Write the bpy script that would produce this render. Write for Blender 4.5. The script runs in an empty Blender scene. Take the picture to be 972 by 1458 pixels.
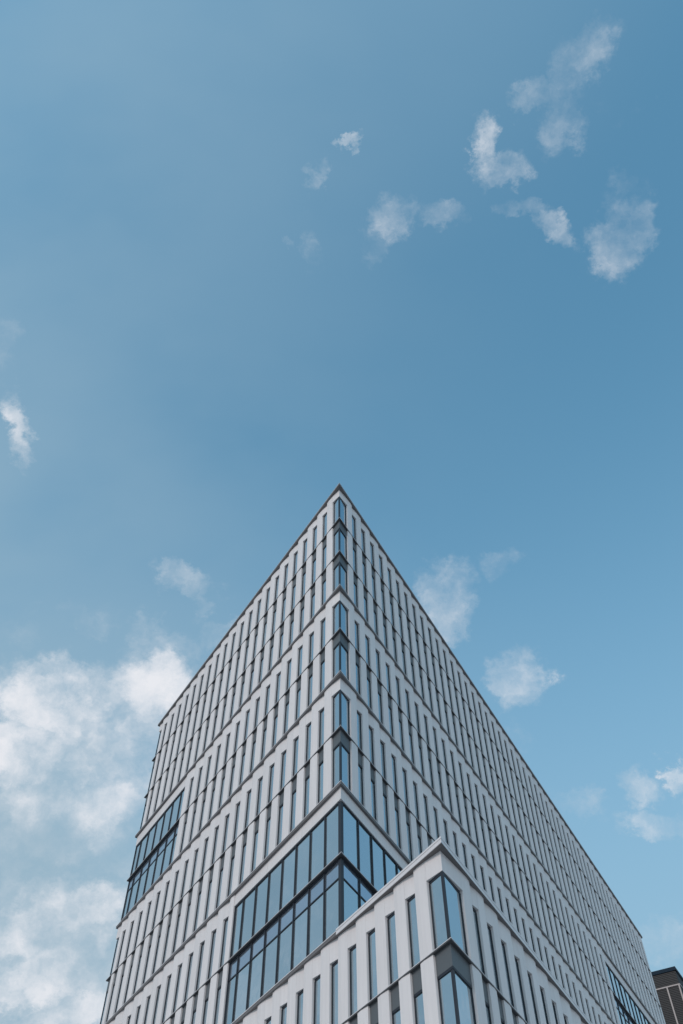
import bpy, math, random
from mathutils import Vector, Matrix
random.seed(7)
S = bpy.context.scene
COL = S.collection

# ------------------------------------------------------------------ camera
M = 1.35                              # facade module in metres
EYE = 1.62
FPX, PITCH, ROLL = 1288.83, 0.95909, -0.0084952
cam_d = bpy.data.cameras.new("camera")
cam_d.sensor_fit = 'VERTICAL'; cam_d.sensor_height = 36.0
cam_d.lens = FPX / 1458 * 36.0
cam_d.clip_start = 0.1; cam_d.clip_end = 8000
cam = bpy.data.objects.new("camera", cam_d); COL.objects.link(cam)
cam.matrix_world = (Matrix.Translation((0, 0, EYE)) @ Matrix.Rotation(math.pi/2 + PITCH, 4, 'X')
                    @ Matrix.Rotation(ROLL, 4, 'Z'))
S.camera = cam
CR = cam.matrix_world.to_3x3()

def cam_px(P):                        # world point -> photo pixel (used only to rank pieces by size)
    v = CR.transposed() @ (Vector(P) - Vector((0, 0, EYE)))
    if v.z > -0.5: return None
    return (486 + v.x / -v.z * FPX, 729 - v.y / -v.z * FPX)
def sky_dir(x, y):                    # direction in the sky of a cloud
    return (CR @ Vector((x - 486, 729 - y, -FPX))).normalized()

# ------------------------------------------------------------------ light
S.view_settings.view_transform = 'Standard'; S.view_settings.look = 'None'
S.view_settings.gamma = 1; S.view_settings.use_curve_mapping = False
S.view_settings.exposure = 0.0
SUN_AZ, SUN_EL = math.radians(-148), math.radians(27)     # azimuth from +Y, clockwise
sd = Vector((math.sin(SUN_AZ)*math.cos(SUN_EL), math.cos(SUN_AZ)*math.cos(SUN_EL), math.sin(SUN_EL)))
sun_d = bpy.data.lights.new("sun", 'SUN'); sun_d.energy = 1.2; sun_d.angle = math.radians(12)
sun_d.color = (1.0, 0.86, 0.80)
sun = bpy.data.objects.new("sun", sun_d); COL.objects.link(sun)
sun.rotation_euler = (-sd).to_track_quat('-Z', 'Y').to_euler()

# world sky: Nishita + a procedural cloud layer fixed in the sky
W = bpy.data.worlds.new("World"); S.world = W; W.use_nodes = True
nt = W.node_tree; nt.nodes.clear()
def N(t, **k):
    n = nt.nodes.new(t)
    for a, b in k.items(): setattr(n, a, b)
    return n
def L(a, b): nt.links.new(a, b)
def mth(op, a, b=None, c=None, clamp=False):
    n = N('ShaderNodeMath', operation=op); n.use_clamp = clamp
    for i, v in enumerate((a, b, c)):
        if v is None: continue
        if isinstance(v, (int, float)): n.inputs[i].default_value = v
        else: L(v, n.inputs[i])
    return n.outputs[0]
def vmth(op, a, b=None, scale=None):
    n = N('ShaderNodeVectorMath', operation=op)
    for i, v in enumerate((a, b)):
        if v is None: continue
        if isinstance(v, (tuple, list, Vector)): n.inputs[i].default_value = tuple(v)
        else: L(v, n.inputs[i])
    if scale is not None: n.inputs['Scale'].default_value = scale
    return n.outputs['Value'] if op in ('DOT_PRODUCT', 'LENGTH', 'DISTANCE') else n.outputs['Vector']
def noise(vec, scale, detail, rough, typ='Fac', lac=2.0):
    n = N('ShaderNodeTexNoise'); n.inputs['Scale'].default_value = scale
    n.inputs['Detail'].default_value = detail; n.inputs['Roughness'].default_value = rough
    n.inputs['Lacunarity'].default_value = lac
    L(vec, n.inputs['Vector']); return n.outputs[typ]
def rng(v, a, b, c=0.0, d=1.0, smooth=True):
    n = N('ShaderNodeMapRange'); n.interpolation_type = 'SMOOTHSTEP' if smooth else 'LINEAR'
    n.inputs['From Min'].default_value = a; n.inputs['From Max'].default_value = b
    n.inputs['To Min'].default_value = c; n.inputs['To Max'].default_value = d
    L(v, n.inputs['Value']); return n.outputs['Result']
def mixc(f, a, b, typ='MIX'):
    n = N('ShaderNodeMix', data_type='RGBA', blend_type=typ)
    for s, v in ((n.inputs[0], f), (n.inputs[6], a), (n.inputs[7], b)):
        if isinstance(v, (int, float)): s.default_value = v
        elif isinstance(v, tuple): s.default_value = (*v, 1)
        else: L(v, s)
    return n.outputs[2]

sky = N('ShaderNodeTexSky', sky_type='NISHITA'); sky.sun_disc = False
sky.sun_elevation = SUN_EL; sky.sun_rotation = SUN_AZ
sky.altitude = 50; sky.air_density = 1.0; sky.dust_density = 1.6; sky.ozone_density = 1.6
SKY_GAIN = (1.13, 1.83, 1.66)
tc = N('ShaderNodeTexCoord').outputs['Generated']
sep = N('ShaderNodeSeparateXYZ'); L(tc, sep.inputs[0])
# cloud coordinates: direction warped by turbulence
w1 = vmth('SCALE', vmth('SUBTRACT', noise(tc, 11.0, 8, 0.62, 'Color'), (0.5, 0.5, 0.5)), scale=0.06)
w2 = vmth('SCALE', vmth('SUBTRACT', noise(vmth('MULTIPLY', tc, (1.0, 1.0, 1.35)), 34.0, 6, 0.7, 'Color'), (0.5, 0.5, 0.5)), scale=0.055)
tw = vmth('ADD', vmth('ADD', tc, w1), w2)
# (x, y, half width, half height, tilt degrees, strength): the separate clouds, by where they stand in the sky
CL = [
 (75,1000,85,45,-10,1.25),(150,1000,50,45,0,1.05),(225,985,62,60,20,1.15),(120,1075,110,60,10,1.2),(25,1075,60,50,0,1.2),(60,1150,75,60,0,1.1),
 (150,1150,90,55,10,1.1),(190,1060,60,60,0,1.05),(170,1210,45,45,0,.85),(15,1200,40,40,0,.85),
 (218,898,34,22,-15,.8),(262,826,44,18,-25,.72),(290,852,14,28,0,.85),(318,908,30,20,0,.75),(235,925,50,22,0,.8),
 (115,1290,75,40,-12,1.15),(40,1330,60,50,0,1.12),(110,1370,80,50,0,1.15),(45,1410,70,40,0,1.15),(110,1440,70,36,0,1.1),(20,1270,34,30,0,.8),
 (28,612,16,50,6,1.05),(14,500,24,40,0,.6),(38,510,12,10,0,.5),
 (826,80,32,44,-12,.80),(806,158,26,48,-10,.80),(768,136,26,20,0,.80),(842,50,34,20,0,.5),(880,150,36,26,0,.42),
 (697,198,20,30,10,1.0),(716,236,28,22,0,1.05),(728,295,36,14,-5,.8),(790,322,30,16,-25,.85),
 (880,342,32,50,-12,.95),(862,362,20,28,0,.85),(890,270,30,34,0,.52),(560,308,24,30,-30,.85),(632,308,34,18,-10,.66),(530,352,34,16,30,.62),(496,209,20,8,35,1.05),
 (452,256,12,20,-10,.72),(440,366,14,24,0,.58),(410,358,6,8,0,.6),(638,836,38,34,0,.95),(646,876,26,28,0,1.05),(715,800,28,20,0,.6),(744,956,32,38,0,.9),(738,1046,20,18,0,.6),
 (915,1118,28,22,0,.92),(966,1098,20,26,0,1.25),(945,1180,44,22,0,.78),(825,1140,36,18,0,.6),(940,1335,50,26,0,.58),(720,870,22,30,0,.45),
 (130,880,60,24,0,.55),(15,890,40,30,0,.45),(95,870,14,30,0,.45),
]
acc = None
for (x, y, rx, ry, tilt, st) in CL:
    c = sky_dir(x, y); t = math.radians(tilt)
    ax = (sky_dir(x + 20*math.cos(t), y - 20*math.sin(t)) - c); ax *= 1 / (ax.length * (rx * ax.length / 20))
    ay = (sky_dir(x + 20*math.sin(t), y + 20*math.cos(t)) - c); ay *= 1 / (ay.length * (ry * ay.length / 20))
    dv = vmth('SUBTRACT', tw, c)
    du, dw = vmth('DOT_PRODUCT', dv, ax), vmth('DOT_PRODUCT', dv, ay)
    d2 = mth('MULTIPLY_ADD', du, du, mth('MULTIPLY', dw, dw))
    g = mth('MULTIPLY', rng(d2, 3.5, 0.0), st)
    acc = g if acc is None else mth('MAXIMUM', acc, g)
fine = noise(vmth('ADD', tc, vmth('SCALE', w2, scale=0.5)), 17.0, 10, 0.60)
fine2 = noise(tc, 42.0, 8, 0.65)
# the rest of the sky: scattered cloud, more of it low down and to the left
wide = noise(vmth('ADD', tc, (3.1, 1.7, 0.4)), 2.1, 3, 0.5)
low = rng(sep.outputs['Z'], 0.92, 0.25)
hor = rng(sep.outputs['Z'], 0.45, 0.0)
lft = rng(sep.outputs['X'], 0.35, -0.8)
infr = rng(vmth('DOT_PRODUCT', tc, tuple(sky_dir(486, 729))), 0.80, 0.70)
gen = mth('MULTIPLY', mth('MULTIPLY_ADD', rng(wide, 0.36, 0.62), 0.95, mth('MULTIPLY', hor, 0.45)), mth('MULTIPLY_ADD', low, 0.3, 0.7))
gen = mth('MULTIPLY', gen, mth('MULTIPLY_ADD', infr, 0.88, 0.12))
acc = mth('MAXIMUM', acc, gen)
billow = noise(vmth('ADD', tc, (5.2, 0.3, 1.1)), 9.5, 3, 0.5)
tex = mth('ADD', mth('MULTIPLY', mth('SUBTRACT', fine, 0.5), 2.3), mth('MULTIPLY', mth('SUBTRACT', fine2, 0.5), 0.55))
tex = mth('ADD', tex, mth('MULTIPLY', mth('SUBTRACT', billow, 0.5), mth('MULTIPLY', rng(acc, 0.8, 1.15), 1.9)))
dens = rng(mth('MULTIPLY_ADD', tex, 0.85, mth('MULTIPLY_ADD', acc, 0.90, -0.40)), -0.12, 1.32)
dens = mth('MULTIPLY', mth('MULTIPLY', dens, mth('MULTIPLY_ADD', rng(acc, 0.9, 1.2), 0.22, 0.88)), mth('MINIMUM', mth('MULTIPLY', acc, 2.0), 1.0), None, True)
# thin milky veil: denser to the left and near the horizon
veil_n = noise(vmth('MULTIPLY', tc, (1.0, 1.6, 1.0)), 3.0, 4, 0.5)
veil = mth('MULTIPLY', mth('MULTIPLY', lft, rng(veil_n, 0.1, 0.7)), 0.80)
veil = mth('ADD', veil, mth('MULTIPLY', low, 0.95))
veil = mth('ADD', veil, mth('MULTIPLY', rng(sep.outputs['Z'], 0.93, 1.0), 0.16), None, True)
blue = mixc(1.0, sky.outputs[0], SKY_GAIN, 'MULTIPLY')
VEIL_C, CLOUD_A, CLOUD_B = (2.10, 3.10, 3.85), (5.4, 5.5, 5.8), (3.7, 4.2, 4.7)
c1 = mixc(veil, blue, VEIL_C)
ccol = mixc(rng(mth('ADD', mth('MULTIPLY', dens, 0.6), mth('MULTIPLY', noise(tc, 14.0, 4, 0.5), 0.8)), 0.35, 0.95), CLOUD_B, CLOUD_A)
c1 = mixc(mth('MULTIPLY', hor, 0.75), c1, (4.9, 5.1, 5.35))  # pale haze low in the sky, out of view, brightened to light the walls
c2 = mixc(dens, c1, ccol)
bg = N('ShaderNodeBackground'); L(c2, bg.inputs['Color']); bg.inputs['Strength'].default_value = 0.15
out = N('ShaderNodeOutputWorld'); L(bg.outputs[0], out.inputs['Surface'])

# ------------------------------------------------------------------ materials
def mat(name, col, rough=0.5, metal=0.0, var=0.06, scale=3.0, bump=0.0, bscale=8.0, streak=0.0, rand=0.0):
    m = bpy.data.materials.new(name); m.use_nodes = True
    t = m.node_tree; b = t.nodes['Principled BSDF']
    b.inputs['Roughness'].default_value = rough; b.inputs['Metallic'].default_value = metal
    tcn = t.nodes.new('ShaderNodeTexCoord')
    geo = t.nodes.new('ShaderNodeNewGeometry')
    n = t.nodes.new('ShaderNodeTexNoise'); n.inputs['Scale'].default_value = scale; n.inputs['Detail'].default_value = 6
    t.links.new(geo.outputs['Position'], n.inputs['Vector'])
    mr = t.nodes.new('ShaderNodeMapRange'); mr.inputs['To Min'].default_value = 1 - var; mr.inputs['To Max'].default_value = 1 + var
    t.links.new(n.outputs['Fac'], mr.inputs['Value'])
    fac = mr.outputs[0]
    if streak:
        mp = t.nodes.new('ShaderNodeMapping'); mp.inputs['Scale'].default_value = (5, 5, 0.25)
        t.links.new(geo.outputs['Position'], mp.inputs['Vector'])
        n2 = t.nodes.new('ShaderNodeTexNoise'); n2.inputs['Scale'].default_value = 1.6; n2.inputs['Detail'].default_value = 5
        t.links.new(mp.outputs[0], n2.inputs['Vector'])
        m2 = t.nodes.new('ShaderNodeMapRange'); m2.inputs['From Min'].default_value = .3; m2.inputs['From Max'].default_value = .7
        m2.inputs['To Min'].default_value = 1 - streak; m2.inputs['To Max'].default_value = 1.0
        t.links.new(n2.outputs['Fac'], m2.inputs['Value'])
        mm = t.nodes.new('ShaderNodeMath'); mm.operation = 'MULTIPLY'
        t.links.new(fac, mm.inputs[0]); t.links.new(m2.outputs[0], mm.inputs[1]); fac = mm.outputs[0]
    if rand:
        oi = t.nodes.new('ShaderNodeObjectInfo')
        m3 = t.nodes.new('ShaderNodeMapRange'); m3.inputs['To Min'].default_value = 1 - rand; m3.inputs['To Max'].default_value = 1 + rand
        t.links.new(oi.outputs['Random'], m3.inputs['Value'])
        mm = t.nodes.new('ShaderNodeMath'); mm.operation = 'MULTIPLY'
        t.links.new(fac, mm.inputs[0]); t.links.new(m3.outputs[0], mm.inputs[1]); fac = mm.outputs[0]
    vm = t.nodes.new('ShaderNodeVectorMath'); vm.operation = 'SCALE'; vm.inputs[0].default_value = col
    t.links.new(fac, vm.inputs['Scale']); t.links.new(vm.outputs[0], b.inputs['Base Color'])
    if bump:
        nb = t.nodes.new('ShaderNodeTexNoise'); nb.inputs['Scale'].default_value = bscale; nb.inputs['Detail'].default_value = 2
        t.links.new(geo.outputs['Position'], nb.inputs['Vector'])
        bn = t.nodes.new('ShaderNodeBump'); bn.inputs['Strength'].default_value = 1.0; bn.inputs['Distance'].default_value = bump
        t.links.new(nb.outputs['Fac'], bn.inputs['Height']); t.links.new(bn.outputs[0], b.inputs['Normal'])
    return m
PANEL = mat('white_cladding', (.79, .755, .755), .6, 0, .04, .8, streak=.06, rand=.035)
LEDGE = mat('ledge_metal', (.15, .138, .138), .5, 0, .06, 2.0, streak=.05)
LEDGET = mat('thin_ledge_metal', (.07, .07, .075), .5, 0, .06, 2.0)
COPE = mat('coping_metal', (.76, .73, .74), .45, 0, .04, 1.5, streak=.05)
FRAME = mat('dark_frame', (.012, .017, .028), .55, 0, .1)
SPAN = mat('spandrel_grey', (.11, .122, .132), .5, .1, .06, 1.0, rand=.05)
CORE = mat('shadow_gap_lining', (.06, .06, .065), .8)
ROOFM = mat('roof_membrane', (.20, .20, .21), .9, 0, .15, .5)
GROUND = mat('paving', (.46, .43, .41), .85, 0, .12, .35)
DARKC = mat('dark_cladding', (.014, .016, .019), .6, 0, .15, .6, streak=.1, rand=.12)
DTRIM = mat('pale_trim', (.36, .32, .31), .5, 0, .04)
DROOF = mat('dark_blue_coping', (.004, .018, .035), .85, 0, .05)
def glass(name, base, rough, k, rnd=.05):
    m = mat(name, base, rough, k, .04, .3, bump=.012, bscale=.9, rand=rnd)
    t = m.node_tree; b = t.nodes['Principled BSDF']; b.inputs['Specular IOR Level'].default_value = .8
    src = b.inputs['Normal'].links[0].from_socket          # every pane sits a hair out of true
    oi = t.nodes.new('ShaderNodeObjectInfo'); wn = t.nodes.new('ShaderNodeTexWhiteNoise'); wn.noise_dimensions = '1D'
    t.links.new(oi.outputs['Random'], wn.inputs['W'])
    a = t.nodes.new('ShaderNodeVectorMath'); a.operation = 'SUBTRACT'; a.inputs[1].default_value = (.5, .5, .5)
    c = t.nodes.new('ShaderNodeVectorMath'); c.operation = 'SCALE'; c.inputs['Scale'].default_value = .035
    d = t.nodes.new('ShaderNodeVectorMath'); d.operation = 'ADD'; e = t.nodes.new('ShaderNodeVectorMath'); e.operation = 'NORMALIZE'
    t.links.new(wn.outputs['Color'], a.inputs[0]); t.links.new(a.outputs[0], c.inputs[0])
    t.links.new(src, d.inputs[0]); t.links.new(c.outputs[0], d.inputs[1]); t.links.new(d.outputs[0], e.inputs[0])
    t.links.new(e.outputs[0], b.inputs['Normal'])
    return m
GLASS = glass('window_glass', (.43, .53, .59), .04, .85)
GLASSC = glass('curtain_wall_glass', (.46, .56, .62), .04, .85)
GLASSS = glass('spandrel_glass', (.38, .46, .56), .08, .8)

# ------------------------------------------------------------------ facade frames
AL, AR = -0.569977, 0.500782
dL = Vector((math.sin(AL), math.cos(AL), 0)); dR = Vector((math.sin(AR), math.cos(AR), 0))
nL = Vector((-math.cos(AL), math.sin(AL), 0)); nR = Vector((math.cos(AR), -math.sin(AR), 0))
HT = 2.710366 * M
ZT = 39.578892 * M + EYE
def Z(k): return ZT - k * HT
C0 = Vector((-0.110449, 26.41759, 0)) * M            # tower corner on the ground
POD = 5.1218 * M
P0 = C0 - dL * POD                                    # wing corner
COT = 1 / math.tan((AR - AL) / 2)
NK = 15
class Face:
    def __init__(s, base, d, n, sgn):
        s.base, s.d, s.n, s.sgn = base, d, n, sgn
        x = d * sgn
        s.R = Matrix(((x.x, n.x, 0), (x.y, n.y, 0), (0, 0, 1))).to_4x4()
    def mw(s, u, z): return Matrix.Translation(s.base + s.d * u + Vector((0, 0, z))) @ s.R
    def pt(s, u, e, z): return s.base + s.d * u + s.n * e + Vector((0, 0, z))
FL, FR, FP = Face(C0, dL, nL, 1), Face(C0, dR, nR, -1), Face(P0, dR, nR, -1)

# ------------------------------------------------------------------ mesh helpers (u outward from corner, e outward from wall, z)
class MB:
    def __init__(s): s.v, s.f, s.mi = [], [], []
    def poly_prism(s, pts, z0, z1, mi=0):           # pts: plan outline (u, e)
        a = sum(pts[i][0]*pts[(i+1) % len(pts)][1] - pts[(i+1) % len(pts)][0]*pts[i][1] for i in range(len(pts)))
        if a < 0: pts = pts[::-1]
        n, o = len(pts), len(s.v)
        s.v += [(p[0], p[1], z0) for p in pts] + [(p[0], p[1], z1) for p in pts]
        s.f.append([o + i for i in range(n)][::-1]); s.f.append([o + n + i for i in range(n)])
        s.mi += [mi, mi]
        for i in range(n):
            j = (i + 1) % n; s.f.append([o+i, o+j, o+n+j, o+n+i]); s.mi.append(mi)
        return s
    def box(s, u0, u1, e0, e1, z0, z1, mi=0):
        return s.poly_prism([(u0, e0), (u1, e0), (u1, e1), (u0, e1)], z0, z1, mi)
    def mesh(s, name, mats, sgn=1, bevel=0):
        me = bpy.data.meshes.new(name)
        v = [(x*sgn, y, z) for x, y, z in s.v]
        f = [q if sgn > 0 else q[::-1] for q in s.f]
        me.from_pydata(v, [], f)
        for m in mats: me.materials.append(m)
        for p, i in zip(me.polygons, s.mi): p.material_index = i
        me.update(); return me

def empty(name, loc, label=None, cat=None):
    o = bpy.data.objects.new(name, None); COL.objects.link(o); o.location = loc; o.empty_display_size = 2
    if label: o['label'] = label; o['category'] = cat
    return o
bpy.context.view_layer.update()
BLD = empty('office_building', (C0.x, C0.y, 0),
    'tall white office building with a sharp corner, slit windows and a low front wing', 'building')
BINV = Matrix.Translation((-C0.x, -C0.y, 0))
def put(name, me, mw, parent=BLD, pinv=BINV):
    o = bpy.data.objects.new(name, me); COL.objects.link(o); o.parent = parent
    o.matrix_basis = pinv @ mw if parent is BLD or pinv is not BINV else mw
    return o

# pieces are collected first, then the 300 that show largest of each kind become single parts
REG = {}
MESHES = {}
def shared(key, maker):
    if key not in MESHES: MESHES[key] = maker()
    return MESHES[key]
OCC_TOP = Z(9) + .14 * M
def hidden_by_wing(P):
    o = Vector((0, 0, EYE)); v = Vector(P) - o
    for F, lo, hi in ((FL, -POD, 0), (FP, 0, 60*M)):
        dn = v.dot(F.n)
        if abs(dn) < 1e-6: continue
        t = (F.base - o).dot(F.n) / dn
        if 0.05 < t < 0.985:
            q = o + v * t; u = (q - F.base).dot(F.d)
            if lo < u < hi and q.z < OCC_TOP: return True
    return False
def reg(kind, key, me, F, u, z, subs=(), label=None):
    mw = F.mw(u, z)
    xs = [v.co for v in me.vertices]
    lo = Vector((min(v.x for v in xs), 0, min(v.z for v in xs))); hi = Vector((max(v.x for v in xs), 0, max(v.z for v in xs)))
    pts = [cam_px(mw @ Vector((a, 0, b))) for a, b in ((lo.x, lo.z), (hi.x, lo.z), (hi.x, hi.z), (lo.x, hi.z))]
    sc = 0
    if all(pts):
        ar = abs(sum(pts[i][0]*pts[(i+1) % 4][1] - pts[(i+1) % 4][0]*pts[i][1] for i in range(4))) / 2
        inn = [0 <= a <= 972 and 0 <= b <= 1458 for a, b in pts]
        sc = ar * (sum(inn) / 4) if any(inn) else 0
        if sc and F is FR and hidden_by_wing(mw @ ((lo + hi) / 2)) and hidden_by_wing(mw @ Vector(((lo.x+hi.x)/2, 0, hi.z))): sc = 0
    REG.setdefault(kind, []).append((sc, len(REG.get(kind, [])), me, mw, subs, label))

# ------------------------------------------------------------------ facade pieces
EG = -.012                                             # glass plane
E_NEAR, E_FAR, E_MID, E_EDGE = .008, .118, .150, .138  # saw-tooth relief of the cladding
E_TH, E_TN = .215, .160                               # how far thick / thin ledges stand out
GAP = .010
TH = {0, 3, 5, 7, 9, 11, 13}
def ledge_z(k):                                       # underside, top
    if k == 0: return Z(0) + .10*M, Z(0) + .21*M
    if k in TH: return Z(k) - .01*M, Z(k) + .095*M
    return Z(k) - .028*M, Z(k) + .006*M
HEAD = lambda k: Z(k) - (.18 if k == 0 else .245 if k == 9 else .235 if k in TH else .22) * HT

def pier_mesh(F, w, h, first=False):
    def mk():
        m = MB(); a, b = GAP, w
        pts = [(a, -.06), (a, E_FAR), (w*.66, E_MID), (b, E_EDGE), (b, -.06)]
        return m.poly_prism(pts, 0, h).mesh('pier_panel', [PANEL], F.sgn)
    return shared(('pier', F.sgn, round(w, 3), round(h, 3)), mk)
def header_mesh(F, w, h, corner=False):
    def mk():
        m = MB()
        if corner:    # mitred at the building corner
            pts = [(-COT*E_NEAR, E_NEAR), (w, E_FAR), (w, -.06), (COT*.06, -.06)]
        else: pts = [(GAP*.5, E_NEAR), (w, E_FAR), (w, -.06), (GAP*.5, -.06)]
        return m.poly_prism(pts, 0, h).mesh('header_panel', [PANEL], F.sgn)
    return shared(('head', F.sgn, round(w, 3), round(h, 3), corner), mk)
def spandrel_mesh(F, w, h, corner=False):
    def mk():
        m = MB(); e0, e1 = -.08, .034
        pts = [(-COT*e1, e1), (w, e1), (w, e0), (-COT*e0, e0)] if corner else [(0, e1), (w, e1), (w, e0), (0, e0)]
        return m.poly_prism(pts, 0, h).mesh('spandrel_panel', [SPAN], F.sgn)
    return shared(('span', F.sgn, round(w, 3), round(h, 3), corner), mk)
def window_meshes(F, w, h, corner=False, big=True):
    t = .035; HB = .12 if big else .09; eh = .006 if big else .030
    def mf():
        m = MB(); e0, e1 = EG - .02, .024
        if corner:
            m.poly_prism([(-COT*eh, eh), (w, eh), (w, e0), (-COT*e0, e0)], h - HB, h)         # head
            m.poly_prism([(-COT*.005, .005), (w, .005), (w, e0), (-COT*e0, e0)], 0, t)
            m.poly_prism([(-COT*(EG+.03), EG+.03), (.10, EG+.03), (.10, e0), (-COT*e0, e0)], t, h - HB)   # corner mullion half
        else:
            m.box(0, w, e0, eh, h - HB, h); m.box(0, w, e0, .005, 0, t); m.box(0, t, e0, .005, t, h - HB)
        m.box(w - t, w, e0, e1, t, h - HB)
        return m.mesh('window', [FRAME], F.sgn)
    def mg():
        m = MB(); a = .11 if corner else t
        m.box(a - .01, w - t + .01, EG - .015, EG, t - .01, h - HB + .01)
        return m.mesh('pane', [GLASS], F.sgn)
    k = (F.sgn, round(w, 3), round(h, 3), corner, big)
    return shared(('win',) + k, mf), shared(('pane',) + k, mg)

def storey(F, k, cells, u_end, corner_w, pod=False):
    """cells: list of (near jamb, far jamb); corner_w: width of the corner window (0 = none)"""
    zb_top = ledge_z(k)[0] if not pod or k != 9 else Z(9) - .065*M
    ztop = zb_top
    zbot = ledge_z(k+1)[1]
    head = HEAD(k)
    big = (k in TH)
    seq = ([(0.0, corner_w, True)] if corner_w else []) + [(a, b, False) for a, b in cells]
    for i, (a, b, cor) in enumerate(seq):
        w = b - a
        f, g = window_meshes(F, w, head - zbot, cor, big)
        reg('window', None, f, F, a, zbot, subs=(('pane', g),))
        if big:
            reg('header_panel', None, header_mesh(F, w, ztop - head - GAP*0, cor), F, a, head)
        else:
            reg('spandrel_panel', None, spandrel_mesh(F, w, ztop - head, cor), F, a, head)
        nxt = seq[i+1][0] if i + 1 < len(seq) else None
        if nxt is None: nxt = u_end
        if nxt - b > .02 and nxt - b < 1.1 * M:
            reg('pier_panel', None, pier_mesh(F, nxt - b, ztop - zbot), F, b, zbot)

# tower, left face -------------------------------------------------------------
WL, WR, MR = .495*M, .51*M, 1.00793*M
near_L = [(1.04 + i) * M for i in range(20)]
LEN_L = 21.37*M
cornL, cornR = .52*M, .70*M
def cells(nears, w): return [(a, a + w) for a in nears]
Z1 = 7.70*M                                           # end of the glazed corner zone
Z2 = 15.08*M                                          # start of the glazed zone at the far end
for k in range(NK):
    end = (20.85*M, LEN_L)
    if k in (3, 4): storey(FL, k, cells(near_L[:14], WL), Z2, cornL)
    elif k in (7, 8): storey(FL, k, cells(near_L[7:], WL) + [end], LEN_L, 0)
    elif k < 9: storey(FL, k, cells(near_L, WL) + [end], LEN_L, cornL)
    else: storey(FL, k, cells([(.04 + i)*M for i in range(21)], WL) + [end], LEN_L, 0)
# first pier beside the glazed corner zone
for k in (7, 8):
    z0, z1 = ledge_z(k+1)[1], ledge_z(k)[0]
    reg('pier_panel', None, pier_mesh(FL, near_L[7] - Z1, z1 - z0), FL, Z1, z0)
# wing, left face (same plane as the tower's) -----------------------------------
nearP = [(.04 - 4 + i)*M for i in range(4)]           # in tower coordinates
FPL = Face(P0, dL, nL, 1)
for k in range(9, NK):
    storey(FPL, k, cells([a + POD for a in nearP], WL), POD + .04*M, .62*M, pod=True)
# tower, right face ------------------------------------------------------------
LEN_R = 49.4*M
near_R = [1.18*M + i*MR for i in range(48)]
Z3 = near_R[33]                                       # glazed zone far along the right face
for k in range(9):
    if k in (3, 4): storey(FR, k, cells(near_R[:33], WR), Z3, cornR)
    elif k in (7, 8):
        storey(FR, k, cells(near_R[7:], WR), LEN_R, 0)
    else: storey(FR, k, cells(near_R, WR), LEN_R, cornR)
ZR1 = near_R[6] + WR
for k in (7, 8):
    z0, z1 = ledge_z(k+1)[1], ledge_z(k)[0]
    reg('pier_panel', None, pier_mesh(FR, near_R[7] - ZR1, z1 - z0), FR, ZR1, z0)
# wing, right face
LEN_P = 46*M
near_P = [(1.70 + i)*M for i in range(44)]
for k in range(9, NK): storey(FP, k, cells(near_P, WR), LEN_P, 1.12*M, pod=True)

# ------------------------------------------------------------------ emit pieces
def bake(name, items):
    V, Fc, mi, mats = [], [], [], []
    for (_, _, me, mw, subs, _) in items:
        for m2 in (me,) + tuple(s[1] for s in subs):
            o = len(V); V += [tuple(BINV @ mw @ v.co) for v in m2.vertices]
            mt = m2.materials[0]
            if mt not in mats: mats.append(mt)
            ix = mats.index(mt)
            for p in m2.polygons: Fc.append([o + q for q in p.vertices]); mi.append(ix)
    me = bpy.data.meshes.new(name); me.from_pydata(V, [], Fc)
    for m in mats: me.materials.append(m)
    me.polygons.foreach_set('material_index', mi); me.update()
    o = bpy.data.objects.new(name, me); COL.objects.link(o); o.parent = BLD; o['kind'] = 'stuff'
    return o
for kind, items in REG.items():
    items.sort(key=lambda t: (-t[0], t[1]))
    for it in items[:300]:
        if it[0] <= 0: continue
        o = put(kind, it[2], it[3])
        for sn, sm in it[4]:
            s = bpy.data.objects.new(sn, sm); COL.objects.link(s); s.parent = o
    rest = [it for i, it in enumerate(items) if i >= 300 or it[0] <= 0]
    if rest: bake(kind, rest)
    print(kind, len(items), 'stuff', len(rest), 'cut at', items[min(299, len(items)-1)][0])

# ------------------------------------------------------------------ ledges
def ledge(name, F, u0, u1, e, z0, z1, mitre0=False, over1=0.0, m=LEDGE, ein=-.06, lip=True):
    mb = MB()
    a0, ai = (u0 - COT*e, u0 - COT*ein) if mitre0 else (u0, u0)
    mb.poly_prism([(a0, e), (u1 + over1, e), (u1 + over1, ein), (ai, ein)], z0, z1)
    if lip:  # raised drip edge along the front
        t = .022
        b0 = u0 - COT*(e + .015) if mitre0 else u0
        mb.poly_prism([(b0, e + .015), (u1 + over1 + .01, e + .015), (u1 + over1 + .01, e - t), (b0 + COT*(t+.015) if mitre0 else u0, e - t)],
                      z1 - .004, z1 + (.018 if e == E_TN else .03), 1)
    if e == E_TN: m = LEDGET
    me = mb.mesh(name, [m, COPE], F.sgn)
    o = put(name, me, F.mw(0, 0)); return o
for k in range(1, NK):
    z0, z1 = ledge_z(k); e = E_TH if k in TH else E_TN
    ledge('ledge', FL, 0 if k < 9 else .0, LEN_L, e, z0, z1, mitre0=(k < 9), over1=e)
    if k < 9: ledge('ledge', FR, 0, LEN_R, e, z0, z1, mitre0=True, over1=e)
    if k > 9:
        ledge('ledge', FPL, 0, POD - .002, e, z0, z1, mitre0=True)
        ledge('ledge', FP, 0, LEN_P, e, z0, z1, mitre0=True, over1=e)
z0, z1 = ledge_z(0)
ledge('roof_edge', FL, 0, LEN_L, .25, z0, z1, mitre0=True, over1=.25, ein=-.5)
ledge('roof_edge', FR, 0, LEN_R, .25, z0, z1, mitre0=True, over1=.25, ein=-.5)
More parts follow.
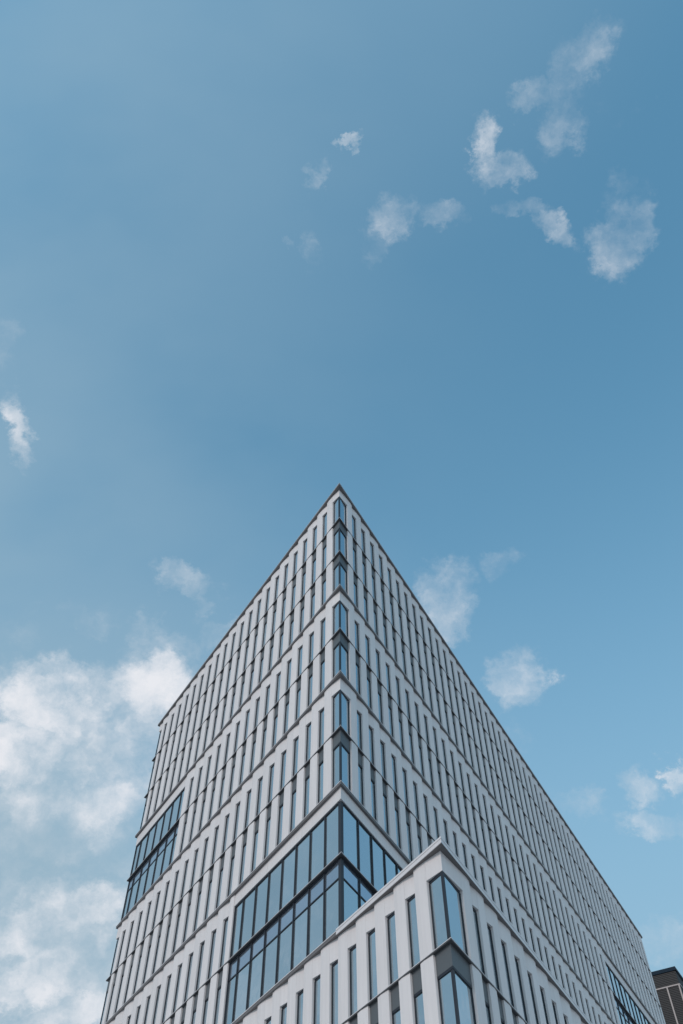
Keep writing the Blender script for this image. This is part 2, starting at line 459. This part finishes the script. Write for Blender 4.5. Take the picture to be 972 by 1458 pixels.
# wing parapet coping: fascia with a stepped cap
for F, ln in ((FPL, POD + .02), (FP, LEN_P)):
    zb = Z(9) - .065*M
    mb = MB(); e = .255
    mb.poly_prism([(-COT*e, e), (ln, e), (ln, -.45), (COT*.45, -.45)], zb + .03, zb + .19)
    mb.poly_prism([(-COT*e, e), (ln, e), (ln, -.45), (COT*.45, -.45)], zb, zb + .028, 1)
    mb.poly_prism([(-COT*(e-.02), e-.02), (ln, e-.02), (ln, -.44), (COT*.44, -.44)], zb + .19, zb + .202)
    mb.poly_prism([(-COT*(e+.012), e+.012), (ln, e+.012), (ln, -.46), (COT*.46, -.46)], zb + .202, zb + .285)
    put('coping', mb.mesh('coping', [COPE, LEDGE], F.sgn), F.mw(0, 0))

# ------------------------------------------------------------------ glazed zones
def curtain(F, k, u0, u1, mulls, head_k, corner=False, spandrel=False):
    """one storey of curtain wall between ledges, glass between mullions"""
    zb = ledge_z(k+1)[1]; zt = ledge_z(k)[0]
    top = head_k if head_k is not None else zt
    root = MB()
    a = -COT*EG if corner else u0
    root.poly_prism([(a if corner else u0, EG - .03), (u1, EG - .03), (u1, EG - .09), ((a + COT*.09) if corner else u0, EG - .09)], zb, top)
    root.box((0.05 if corner else u0), u1, EG - .03, EG + .03, zb - .0, zb + .05)      # sill rail
    root.box((0.12 if corner else u0), u1, EG - .03, EG + .05, top - .08, top + .0)     # head rail
    cw = put('curtain_wall', root.mesh('curtain_wall', [FRAME], F.sgn), F.mw(0, 0))
    bars = ([0.0] if corner else [u0 + .03]) + list(mulls) + [u1 - .03]
    ztr = Z(k) - .262*HT
    t, d = .036, .06
    for i, b in enumerate(bars):
        if corner and i == 0:
            mb = MB().poly_prism([(-COT*(EG+.05), EG + .05), (.17, EG + .05), (.17, EG), (-COT*EG, EG)], zb + .05, top - .08)
        else: mb = MB().box(b - t, b + t, EG - .02, EG + d, zb + .05, top - .08)
        o = bpy.data.objects.new('mullion', mb.mesh('mullion', [FRAME], F.sgn)); COL.objects.link(o); o.parent = cw
    for i in range(len(bars) - 1):
        x0 = bars[i] + (.17 if corner and i == 0 else t); x1 = bars[i+1] - t
        if spandrel:
            o = bpy.data.objects.new('transom', MB().box(x0, x1, EG, EG + .035, ztr - .03, ztr + .03).mesh('transom', [FRAME], F.sgn))
            COL.objects.link(o); o.parent = cw
            o = bpy.data.objects.new('spandrel_pane', MB().box(x0 - .01, x1 + .01, EG - .02, EG, ztr + .025, top - .07).mesh('spandrel_pane', [GLASSS], F.sgn))
            COL.objects.link(o); o.parent = cw
            o = bpy.data.objects.new('pane', MB().box(x0 - .01, x1 + .01, EG - .02, EG, zb + .04, ztr - .025).mesh('pane', [GLASSC], F.sgn))
        else:
            o = bpy.data.objects.new('pane', MB().box(x0 - .01, x1 + .01, EG - .02, EG, zb + .04, top - .07).mesh('pane', [GLASSC], F.sgn))
        COL.objects.link(o); o.parent = cw
def band(F, k, u0, u1, head, e=.085, corner=False):      # flat cladding band over the glass, in lengths
    n = max(1, round((u1 - u0) / (3*M))); st = (u1 - u0) / n
    for i in range(n):
        a, b = u0 + i*st, u0 + (i+1)*st - (.012 if i < n-1 else 0)
        pts = [(a, e), (b, e), (b, -.08), (a, -.08)]
        if corner and i == 0: pts = [(-COT*e, e), (b, e), (b, -.08), (COT*.08, -.08)]
        put('header_panel', MB().poly_prism(pts, head, ledge_z(k)[0]).mesh('header_panel', [PANEL], F.sgn), F.mw(0, 0))
h7 = Z(7) - .185*HT; h3 = Z(3) - .235*HT
mL = [(1.02 + i)*M for i in range(7)]; mR = [1.24*M + i*MR for i in range(6)]
curtain(FL, 7, 0, Z1, mL, h7, corner=True); curtain(FL, 8, 0, Z1, mL, None, corner=True, spandrel=True)
curtain(FR, 7, 0, ZR1, mR, h7, corner=True); curtain(FR, 8, 0, ZR1, mR, None, corner=True, spandrel=True)
band(FL, 7, 0, Z1, h7, corner=True); band(FR, 7, 0, ZR1, h7, corner=True)
m2 = [(15.72 + i)*M for i in range(6) if True]
curtain(FL, 3, Z2, LEN_L, m2, h3); curtain(FL, 4, Z2, LEN_L, m2, None, spandrel=True)
band(FL, 3, Z2, LEN_L, h3)
m3 = [near_R[34 + i] for i in range(13)]
curtain(FR, 3, Z3, near_R[47], m3, h3); curtain(FR, 4, Z3, near_R[47], m3, None, spandrel=True)
band(FR, 3, Z3, LEN_R, h3)
for k in (3, 4):
    z0, z1 = ledge_z(k+1)[1], (h3 if k == 3 else ledge_z(k)[0])
    put('pier_panel', pier_mesh(FR, LEN_R - near_R[47], z1 - z0), FR.mw(near_R[47], z0))

# ------------------------------------------------------------------ body behind the cladding, roofs, far walls
def prism_world(name, pts, z0, z1, m, parent=BLD, ox=C0):
    mb = MB().poly_prism([(p.x - ox.x, p.y - ox.y) for p in pts], z0, z1)
    o = bpy.data.objects.new(name, mb.mesh(name, [m])); COL.objects.link(o); o.parent = parent; return o
def inner(Fa, e, Fb=None): pass
e = -.19
Ci = C0 - (dL + dR) / math.sin(AR - AL) * e * 1.0
Ci = C0 + (dL + dR) / math.sin(AR - AL) * abs(e)
La = C0 + dL*LEN_L + nL*e; Ra = C0 + dR*LEN_R + nR*e
L2 = La - nL*15*M; R2 = Ra - nR*12*M
prism_world('inner_wall', [Ci, Ra, R2, L2, La], 0.02, Z(0) + .05*M, CORE)
prism_world('roof', [Ci, Ra, R2, L2, La], Z(0) + .05*M + .01, Z(0) + .10*M, ROOFM)
Pi = P0 + (dL + dR) / math.sin(AR - AL) * abs(e)
Pb = P0 + dR*LEN_P + nR*e
Pc = Pb + dL*(POD - .3)
prism_world('inner_wall', [Pi, Pb, Pc, C0 + dL*.05 + nL*e], 0.02, Z(9) - .4, CORE)
prism_world('roof', [Pi, Pb, Pc, C0 + dL*.05 + nL*e], Z(9) - .39, Z(9) - .25, ROOFM)
# parapet backs and the end walls, clad in large flat panels
def end_wall(A, B, zlo, zhi):                        # outer face runs A -> B
    d = (B - A).normalized(); n = Vector((d.y, -d.x, 0)); F = Face(A, d, n, 1)
    if F.R.to_3x3().determinant() < 0: F = Face(A, d, n, -1)
    ln = (B - A).length; cnt = max(1, round(ln / (6*M)))
    hz = (zhi - zlo) / 5
    for j in range(5):
        for i in range(cnt):
            a = ln*i/cnt; b = ln*(i+1)/cnt - .02
            put('wall_panel', MB().box(a, b, 0.0, .16, zlo + j*hz, zlo + (j+1)*hz - .02).mesh('wall_panel', [PANEL], F.sgn), F.mw(0, 0))
zt = ledge_z(0)[0] - .01

def ew(A, B, zlo, zhi):
    d = (B - A).normalized(); cen = (C0 + R2 + L2) / 3
    n = Vector((d.y, -d.x, 0))
    if n.dot(A - cen) < 0: n = -n
    sgn = 1 if (d.x*n.y - d.y*n.x) > 0 else -1
    F = Face(A, d, n, sgn); ln = (B - A).length; cnt = max(1, round(ln / (6*M))); hz = (zhi - zlo) / 5
    for j in range(5):
        for i in range(cnt):
            put('wall_panel', MB().box(ln*i/cnt, ln*(i+1)/cnt - .02, 0.0, .16, zlo + j*hz, zlo + (j+1)*hz - .02).mesh('wall_panel', [PANEL], F.sgn), F.mw(0, 0))
ew(La, L2, .02, zt); ew(L2, R2, .02, zt); ew(R2, Ra, .02, zt)

# ------------------------------------------------------------------ ground
gm = MB().poly_prism([(-3000, -3000), (3000, -3000), (3000, 3000), (-3000, 3000)], -.5, 0)
g = bpy.data.objects.new('ground', gm.mesh('ground', [GROUND])); COL.objects.link(g); g['kind'] = 'structure'

# ------------------------------------------------------------------ dark building behind, at the right
def hz(x, y, z):
    v = sky_dir(x, y); return Vector((v.x, v.y, 0)) * ((z - EYE) / v.z)
DH = 62.0
A = hz(959.5, 1376.5, DH); B = hz(929, 1384.2, DH); D = hz(972, 1394, DH)
d1 = (B - A).normalized(); d2 = (D - A).normalized()
DB = empty('dark_building', (A.x, A.y, 0), 'dark ribbed building with pale vertical strips behind the white office building', 'building')
n1 = Vector((d1.y, -d1.x, 0)); n1 = -n1 if n1.dot(A) > 0 else n1
n2 = Vector((d2.y, -d2.x, 0)); n2 = -n2 if n2.dot(n1) < -2 else n2
if n2.dot(d1) > 0: n2 = -n2
print('dark', A, d1, d2, n1, n2, math.degrees(math.acos(d1.dot(d2))))
F1 = Face(Vector((0, 0, 0)), d1, n1, 1 if (d1.x*n1.y - d1.y*n1.x) > 0 else -1)
F2 = Face(Vector((0, 0, 0)), d2, n2, 1 if (d2.x*n2.y - d2.y*n2.x) > 0 else -1)
def putd(name, me, F):
    o = bpy.data.objects.new(name, me); COL.objects.link(o); o.parent = DB; o.matrix_basis = F.mw(0, 0); return o
LEN1, LEN2 = 34.0, 26.0
core = [Vector((0, 0, 0)) - n1*.3 - n2*.3, d1*LEN1 - n1*.3, d1*LEN1 + d2*LEN2, d2*LEN2 - n2*.3]
mb = MB().poly_prism([(p.x, p.y) for p in core], .01, DH - .6)
o = bpy.data.objects.new('inner_wall', mb.mesh('inner_wall', [DARKC])); COL.objects.link(o); o.parent = DB
for F, ln, mz in ((F1, LEN1, 0), (F2, LEN2, 0)):
    putd('roof_edge', MB().box(-.12, ln, -.6, .12, DH - .45, DH).mesh('roof_edge', [DROOF], F.sgn), F)
    rib = .2; zt = DH - .47; i = 0; bm_ = MB()
    while zt - i*rib > 34:                           # horizontal ribs, each a board of its own
        z1 = zt - i*rib
        if not (5.10 < DH - z1 < 5.55) or True:
            bm_.poly_prism([(0, -.28), (ln, -.28), (ln, 0), (0, 0)], z1 - rib + .045, z1)
        i += 1
    putd('cladding_boards', bm_.mesh('cladding_boards', [DARKC], F.sgn), F)['kind'] = 'stuff'
    mb = MB().box(0, ln, -.28, 0, .02, zt - i*rib)
    putd('lower_wall', mb.mesh('lower_wall', [DARKC], F.sgn), F)
DZ = DH - 2.2
STR = dict(zb=DZ)
for F, ln, us in ((F1, LEN1, [1.5*q for q in range(22)]), (F2, LEN2, [1.5*q for q in range(1, 17)])):
    putd('trim_band', MB().box(-.02, ln, 0, .09, DZ - .08, DZ + .08).mesh('trim_band', [DTRIM], F.sgn), F)
    for u in us:
        putd('trim_strip', MB().box(u, u + .17, 0, .10, .02, DZ - .085).mesh('trim_strip', [DTRIM], F.sgn), F)
